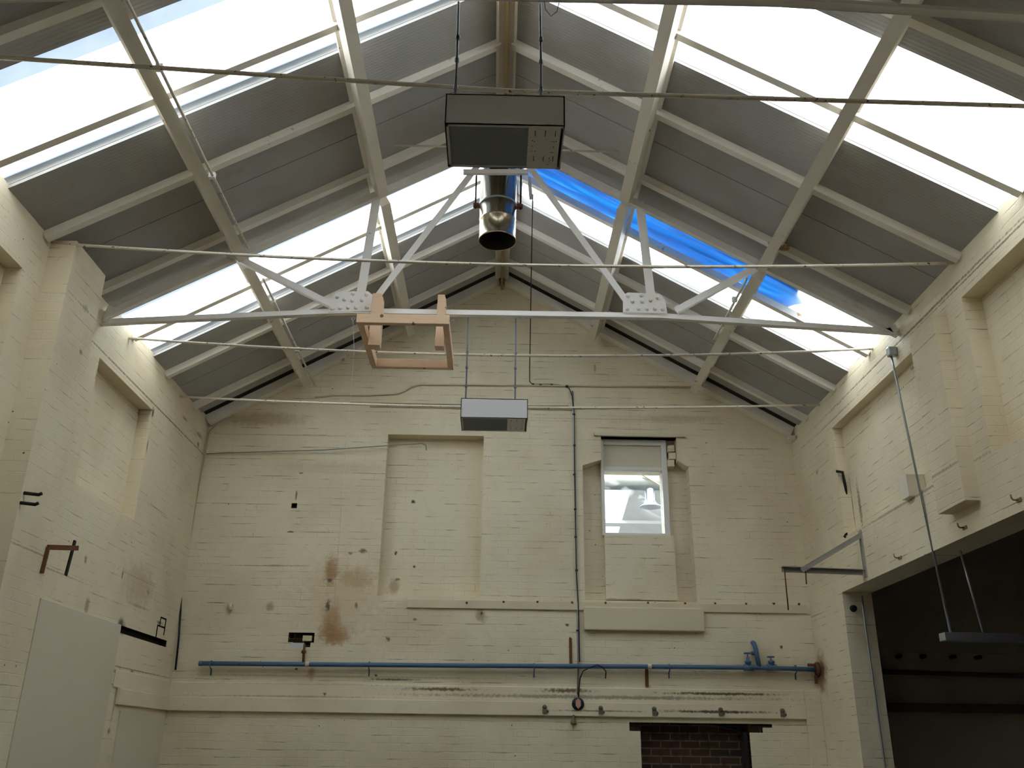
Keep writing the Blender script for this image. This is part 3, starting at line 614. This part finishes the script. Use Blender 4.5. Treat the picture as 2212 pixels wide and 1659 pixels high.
# corner cable
e = empty('corner_cable', on_back(448, 940), 'cable in the left corner, cream above and black below', 'cable')
MB().tube([on_back(505, 897, .015)] + [on_back(470, 915, .015)] + [at_y(px, py, 9.965) for px, py in ((452, 932), (446, 965), (437, 1010), (424, 1080), (409, 1170), (399, 1225), (388, 1270))], .008, 8).build('upper_length', M['tape2'], e)
MB().tube([at_y(px, py, 9.965) for px, py in ((388, 1270), (391, 1290), (390, 1320), (386, 1380), (379, 1447))], .011, 8).build('lower_length', M['black'], e)
# green rod
one(MB().tube([on_back(446, 980, .03), on_back(560, 976, .04), on_back(700, 972, .05), on_back(830, 963, .06), on_back(912, 958, .06), on_back(920, 962, .05), on_back(921, 972, -.13)], .0065, 8), 'pale_rod', M['greenrod'], 'thin pale green rod sagging from the left corner to the left recess', 'rod')

# blue pipe
def P_(px, py, off=.06): return on_back(px, py, off)
e = empty('blue_pipe', P_(1100, 1439), 'long blue pipe along the gable wall with two valves', 'pipe')
MB().tube([P_(430, 1433), P_(663, 1435), P_(1036, 1438), P_(1400, 1440), P_(1640, 1442), (3.405, P_(1768, 1446.5).y, P_(1768, 1446.5).z)], .024, 14).build('pipe', M['blue'], e)
MB().lathe(P_(430, 1433), [(0, 0), (.027, 0), (.027, .03), (.024, .032)], (1, 0, 0), 14).build('end_cap', M['blue'], e)
for px, py in ((664, 1435), (1403, 1440)): c0 = P_(px, py); MB().lathe(c0, [(.025, -.02), (.027, -.018), (.027, .018), (.025, .02)], (1, 0, 0), 14).build('tape_band', M['tape'], e)
for px, py in ((455, 1434), (797, 1436), (1154, 1439), (1446, 1441), (1720, 1444)):
    c0 = P_(px, py); MB().tube([c0 + Vector((0, .052, -.05)), c0 + Vector((0, .02, -.045)), c0 + Vector((0, -.025, -.02)), c0 + Vector((0, -.028, .01)), c0 + Vector((0, 0, .03)), c0 + Vector((0, .052, .03))], .006, 6).tube([c0 + Vector((0, .05, -.05)), c0 + Vector((0, .05, -.11))], .007, 6).build('pipe_hook', M['blue'], e)
for px, hy in ((1617, 1411), (1667, 1419)):
    c0 = P_(px, 1442); top = P_(px, hy); h = top.z - c0.z
    v = MB().lathe(c0, [(.0, -.03), (.03, -.03), (.03, .045), (.036, .05), (.036, .062), (.02, .075), (.016, h * .72), (.011, h * .74)], n=14)
    v.lathe(c0, [(.026, -.05), (.034, -.048), (.034, .048), (.026, .05)], (1, 0, 0), 12).build('valve', M['blue'], e)
    v = e.children[-1]
    k = MB().tube([c0 + Vector((0, 0, h * .7)), c0 + Vector((0, 0, h))], .006, 8)
    k.tube([c0 + Vector((math.cos(a) * .034, math.sin(a) * .034, h)) for a in [i * math.pi / 8 for i in range(17)]], .007, 6, False)
    k.bar(c0 + Vector((-.034, 0, h)), c0 + Vector((.034, 0, h)), .008, .006).bar(c0 + Vector((0, -.034, h)), c0 + Vector((0, .034, h)), .008, .006).build('handwheel', M['blue'], v)
MB().tube([P_(1640, 1441), P_(1633, 1404), P_(1631, 1396, .055), P_(1628, 1390, .03), P_(1626, 1388, .001)], .025, 12).build('riser', M['blue'], e)
MB().tube([P_(1636, 1411), P_(1628, 1411, .03), P_(1625, 1411, .001)], .022, 10).build('branch', M['blue'], e)
MB().tube([P_(655, 1433), P_(656, 1414), P_(658, 1392, .03)], .013, 10).lathe(P_(656, 1408), [(.013, -.02), (.024, -.012), (.024, .012), (.013, .02)], n=10).build('stub_pipe', M['rust'], e)
fl = MB().lathe((3.396, P_(1766, 1446).y, P_(1766, 1446).z), [(0, -.012), (.075, -.012), (.075, .012), (0, .012)], (1, 0, 0), 18)
fl.box((3.30, YB - .075, P_(1760, 1438).z - .008), (3.39, YB - .045, P_(1760, 1438).z + .02)).box((3.36, YB - .075, P_(1766, 1470).z - .03), (3.385, YB - .045, P_(1766, 1470).z + .05)).build('rusted_flange', M['rust'], e)
# junction box with lamp socket
c0 = on_back(1248, 1521)
e = empty('junction_box', c0, 'round black junction box with a salmon cover plate at the conduit foot', 'junction box')
MB().lathe((c0.x, YB, c0.z), [(.062, 0), (.066, .03), (.058, .055), (0, .058)], (0, -1, 0), 20).build('box', M['black'], e)
MB().prism([(c0.x - .026, YB - .058, c0.z - .02), (c0.x, YB - .058, c0.z - .05), (c0.x + .026, YB - .058, c0.z - .02), (c0.x + .026, YB - .058, c0.z + .03), (c0.x, YB - .058, c0.z + .055), (c0.x - .026, YB - .058, c0.z + .03)], (0, -.006, 0)).build('cover_plate', M['pink'], e)
MB().tube([on_back(1250, 1506, .03), on_back(1251, 1488, .03), on_back(1253, 1465, .05), on_back(1260, 1449, .08), on_back(1272, 1443, .10), on_back(1290, 1436, .10), on_back(1301, 1441, .09), on_back(1309, 1450, .03), on_back(1308, 1466, .015)], .006, 8).build('lead', M['black'], e)
c1 = on_back(1241, 1560)
e = empty('lamp_socket', c1, 'small grey lamp socket dangling on a lead below the junction box', 'lamp socket')
MB().tube([on_back(1243, 1515, .02), on_back(1240, 1530, .03), on_back(1239, 1545, .03)], .005, 6).build('lead', M['black'], e)
MB().lathe(on_back(1239, 1545, .03), [(0, .01), (.012, 0), (.016, -.03), (.028, -.06), (.030, -.085), (.024, -.09), (0, -.07)], n=14).build('socket', M['hookgrey'], e)
# scars of five old hooks
names = ['leftmost, left of the junction box', 'second, right of the junction box', 'third, at the bricked doorway left edge', 'fourth, above the bricked doorway', 'rightmost, past the bricked doorway']
for (px, py), nm in zip(((1176, 1532), (1297, 1534), (1412, 1536), (1555, 1538), (1688, 1540)), names):
    p = on_back(px, py); yy = YB - .035
    mb = MB().lathe((p.x, yy, p.z + .02), [(0, .02), (.022, .018), (.024, 0)], (0, -1, 0), 12).box((p.x - .022, yy - .018, p.z - .04), (p.x + .022, yy + .001, p.z + .02)).lathe((p.x + .028, yy, p.z - .018), [(0, .012), (.014, .01), (.015, 0)], (0, -1, 0), 8)
    one(mb, 'hook_plate', M['hookgrey'], 'small hook plate on the concrete band, ' + nm, 'hook', 'old hook plates in a row')
one(MB().prism([on_back(1229, 1379), on_back(1235, 1379), on_back(1236, 1433), on_back(1230, 1433)], (0, -.012, 0)), 'iron_strap', M['rust'], 'vertical rusty strap on the wall above the blue pipe, left of the conduit', 'strap')
one(MB().prism([on_back(1393, 1442), on_back(1400, 1442), on_back(1401, 1483), on_back(1394, 1483)], (0, -.014, 0)), 'iron_strap', M['rust'], 'short rusty strap under the right tape band of the blue pipe', 'strap')
one(MB().box(on_back(640, 1395) + Vector((-.055, -.002, -.028)), on_back(640, 1395) + Vector((.075, .06, .03))), 'loose_brick', M['lamp'], 'pale grey brick lodged in the broken hole above the blue pipe', 'brick')
one(MB().box(on_back(663, 1379) + Vector((-.045, .0, -.026)), on_back(663, 1379) + Vector((.05, .07, .03))), 'loose_brick', M['plaster'], 'cream brick end in the broken hole, right of the dark brick', 'brick')
one(MB().tube([on_back(497, 1303, .02), on_back(497, 1318, .02)], .022, 6), 'wall_plug', M['plaster'], 'small cream plug in a dark crack left of the rust stain', 'plug')
# frame of the bricked doorway
struct(MB().box((2.585, YB + .02, 0), (DOOR[1] - .012, YB + .158, 1.80)).prism([(2.585, YB + .10, 1.80), (DOOR[1] - .012, YB + .10, 1.80), (2.32, YB + .10, 1.885), (2.24, YB + .10, 1.885)], (0, .058, 0)), 'door_1', M['dark'], .004)

# ------------------------------------------------------------------ left wall fittings
def on_wall_box(name, mat, label, cat, y0, y1, z0, z1, x0=XL, x1=XL + .018, bevel=.003): return one(MB().box((x0 - .001, y0, z0), (x1, y1, z1)), name, mat, label, cat, bevel=bevel)
struct(MB().box((XL - .001, 6.87, 0), (XL + .018, 8.43, 2.60)), 'door_2', M['board'], .003)
struct(MB().box((XL - .001, 8.75, 0), (XL + .015, 9.93, 1.89)), 'door_3', M['board'], .003)
a = on_left(104, 1180); b = on_left(165, 1185)
e = empty('iron_bracket', a, 'rusty iron bracket sticking out of the left pilaster above the covered doorway', 'bracket')
MB().bar(at_x(102, 1182, -3.178), at_x(166, 1184, XL + .24), .03, .035).build('arm', M['rust'], e)
MB().bar(at_x(103, 1182, -3.172), at_x(89, 1238, -3.172), .03, .02).build('leg', M['rust'], e)
MB().bar(at_x(162, 1168, XL + .2), at_x(142, 1243, XL + .2), .012, .03).build('hanging_strap', M['dark'], e)
for k, (px, py) in enumerate(((52, 1065), (44, 1086))):
    p = at_x(px, py, -3.18)
    one(MB().tube([p, p + Vector((.10, .0, -.01)), p + Vector((.12, 0, .0))], .012, 8), 'iron_peg', M['dark'], ('upper' if k == 0 else 'lower') + ' of two dark iron pegs in the left pilaster', 'peg', 'pegs in the left pilaster')

# ------------------------------------------------------------------ right wall fittings
Yb = 8.37
e = empty('wall_bracket', (XR, Yb, 3.2), 'triangular grey steel bracket projecting from the right wall over the opening', 'bracket')
tip, ro, top = at_y(1690, 1229, Yb), at_y(1874, 1236, Yb), at_y(1862, 1153, Yb); ro.x = top.x = XR - .02
MB().bar(ro, tip, .05, .006, dv=.02).bar(ro, tip, .006, .05, du=.022).build('arm', M['bracket'], e)
MB().bar(top, at_y(1727, 1229, Yb), .05, .006).bar(top, at_y(1727, 1229, Yb), .006, .045, du=-.02, dv=-.02).build('brace', M['bracket'], e)
MB().bar((XR - .006, Yb, ro.z - .05), (XR - .006, Yb, top.z + .03), .012, .06, up=(0, 1, 0)).build('wall_plate', M['bracket'], e)
MB().tube([at_y(1694, 1224, Yb), at_y(1703, 1318, Yb + .1)], .006, 6).build('hanging_rod', M['rust'], e); MB().tube([at_y(1740, 1230, Yb), at_y(1742, 1262, Yb)], .006, 6).build('hanging_rod', M['rust'], e)
e = empty('strip_light', (3.9, 7.0, 2.45), 'slim batten lamp hanging on two rods at the dark opening', 'lamp')
Ys = 7.0; l0 = at_y(2035, 1376, Ys)
MB().box((l0.x, Ys - .05, l0.z - .03), (l0.x + 1.25, Ys + .05, l0.z + .03)).build('batten', M['galv'], e, bevel=.004)
MB().tube([(XR - .05, 7.1, 4.80), (XR - .05, 7.08, 4.6), (l0.x + .07, Ys, l0.z + .03)], .010, 8).build('hanger_rod', M['galv'], e)
MB().box((XR - .08, 7.07, 4.78), (XR + .001, 7.13, 4.87)).build('rod_bracket', M['galv'], e, bevel=.015)
MB().tube([(l0.x + .32, Ys, l0.z + .03), (l0.x + .24, Ys - .02, 3.09)], .010, 8).build('hanger_rod', M['galv'], e)
a = on_right(1972, 1047)
one(MB().box((XR - .05, a.y - .01, a.z - .10), (XR + .101, a.y + .13, a.z + .09)), 'steel_block', M['grey_steel'], 'square cream block projecting in the far recess beside the hanging rod', 'block', bevel=.004)
one(MB().tube([at_x(1807, 1018, XR - .01), at_x(1820, 1020, XR + .03), at_x(1826, 1050, XR + .06), at_x(1830, 1085, XR + .07), at_x(1834, 1115, XR + .07), at_x(1834, 1140, XR + .06), at_x(1825, 1160, XR - .01)], .014, 8), 'hanging_cable', M['dark'], 'rotten black cable hanging down the jamb of the far right recess', 'cable')
for k, (px, py, lb) in enumerate(((2085, 1140, 'small old hook on the lintel below the right pilaster'), (1945, 1205, 'small old hook on the lintel between bracket and hanging rod'), (2202, 1080, 'small old hook on the lintel at the right edge of the photo'))):
    p = on_right(px, py); one(MB().tube([p, p + Vector((-.04, 0, 0)), p + Vector((-.05, 0, .01)), p + Vector((-.052, 0, .035))], .006, 8).box(p + Vector((-.008, -.03, -.012)), p + Vector((.001, .03, .012))), 'wall_hook', M['oldpaint'], lb, 'hook')
one(MB().box(on_right(1717, 945) + Vector((-.07, -.02, -.02)), on_right(1717, 945) + Vector((.001, .05, .02))), 'insulator', M['white'], 'small white fitting on the right wall near the gable corner', 'fitting')
one(MB().tube([(3.60, 9.005, 3.05), (3.585, 8.99, 2.9), (3.60, 8.99, 1.5), (3.60, 8.99, .2)], .010, 8), 'conduit', M['galv'], 'grey conduit down the jamb of the dark opening', 'conduit')
one(MB().lathe((3.50, 9.02, 2.93), [(0, .03), (.03, .028), (.034, 0)], (0, -1, 0), 12), 'pipe_stub', M['dark'], 'black pipe stub in the jamb just below the lintel end', 'pipe stub')

# ------------------------------------------------------------------ dark annex beyond the opening
struct(MB().box((XR + .29, YB, 0), (9.0, YB + .3, 4.3)), 'wall_annex_back', M['annex'])
struct(MB().box((8.7, YF, 0), (9.0, YB, 4.3)), 'wall_annex_right', M['annex'])
struct(MB().box((XR + .29, YF - .3, 0), (9.0, YF, 4.3)), 'wall_annex_front', M['annex'])
struct(MB().box((XR + .28, YF - .3, 4.2), (9.0, YB + .3, 4.32)), 'ceiling_annex', M['annex'])
struct(MB().box((XR + .29, YB - .03, 2.38), (8.7, YB + .001, 2.62)), 'trim_8', M['annex'], .005)
one(MB().tube([at_y(1908, 1451, 9.9), at_y(2230, 1461, 9.9), at_y(2600, 1472, 9.9)], .025, 10), 'dark_pipe', M['annexdark'], 'dark pipe along the wall of the unlit side room', 'pipe')
one(MB().box((XR + .30, YB - .14, at_y(2000, 1528, 9.9).z - .04), (8.6, YB, at_y(2000, 1528, 9.9).z + .04)), 'shelf', M['annexdark'], 'long dark shelf in the unlit side room below the pipe', 'shelf')
pn = ['leftmost', 'second from left', 'third from left', 'rightmost in view']
for k, px in enumerate((1938, 1990, 2054, 2108)):
    p = at_y(px, 1418 + k * 1, 9.97); one(MB().tube([(p.x, 9.972, p.z), (p.x, 9.88, p.z)], .022, 8), 'coat_peg', M['dark'], 'dark peg on the rail of the unlit side room, ' + pn[k], 'peg', 'pegs in the side room')

# ------------------------------------------------------------------ bright hall beyond the gable window
HX0, HX1, HY1 = -3.0, 8.0, 19.0
struct(MB().box((HX0, YB + .3, 0), (HX0 + .2, HY1, 7.0)), 'wall_hall_left', M['white']); struct(MB().box((HX1, YB + .3, 0), (HX1 + .2, HY1, 7.0)), 'wall_hall_right', M['white'])
struct(MB().box((HX0, HY1, 0), (HX1, HY1 + .2, 7.0)), 'wall_hall_back', M['white']); struct(MB().box((HX0, YB + .3, -.1), (HX1, HY1, 0)), 'floor_hall', M['concrete'])
hz = lambda y: 6.45 - .2 * (y - 14)
def hall(mb, x0, x1, y0, y1, d=.0, th=.08): return mb.prism([(x0, y0, hz(y0) - d), (x0, y1, hz(y1) - d), (x0, y1, hz(y1) - d + th), (x0, y0, hz(y0) - d + th)], (x1 - x0, 0, 0))
hc = hall(MB(), 2.42, HX1, 15.5, HY1 + .2); hall(hc, HX0, -.5, 13, HY1 + .2)
for y in (15.4, 17.35): hall(hc, HX0, HX1, y, y + .16, .06)
struct(hc, 'ceiling_hall', M['lamp'])
struct(hall(MB(), -.5, HX1, 13.0, 15.5, -.02, .01), 'window_%d' % (wn + 1), M['sheet']); struct(hall(MB(), -.5, 2.42, 15.5, HY1, -.02, .01), 'window_%d' % (wn + 2), M['sheet'])
Yd = 12.5
e = empty('air_duct', at_y(1375, 1040, Yd), 'galvanised round duct seen through the gable window', 'duct')
za = at_y(1370, 1041, Yd); MB().tube([(HX0 + .2, Yd, za.z), (HX1, Yd, za.z)], .122, 24).build('main_duct', M['galv'], e)
hb = at_y(1405, 1096, Yd)
MB().lathe((hb.x, Yd, hb.z), [(.0, .035), (.15, .0), (.155, .002), (.15, .012), (.09, .055), (.068, .10), (.068, .34)], n=28).build('extract_hood', M['galv'], e)
MB().bar((hb.x - .12, Yd - .15, za.z + .06), (hb.x + .12, Yd - .16, za.z - .09), .05, .008).build('strap', M['tape'], e)
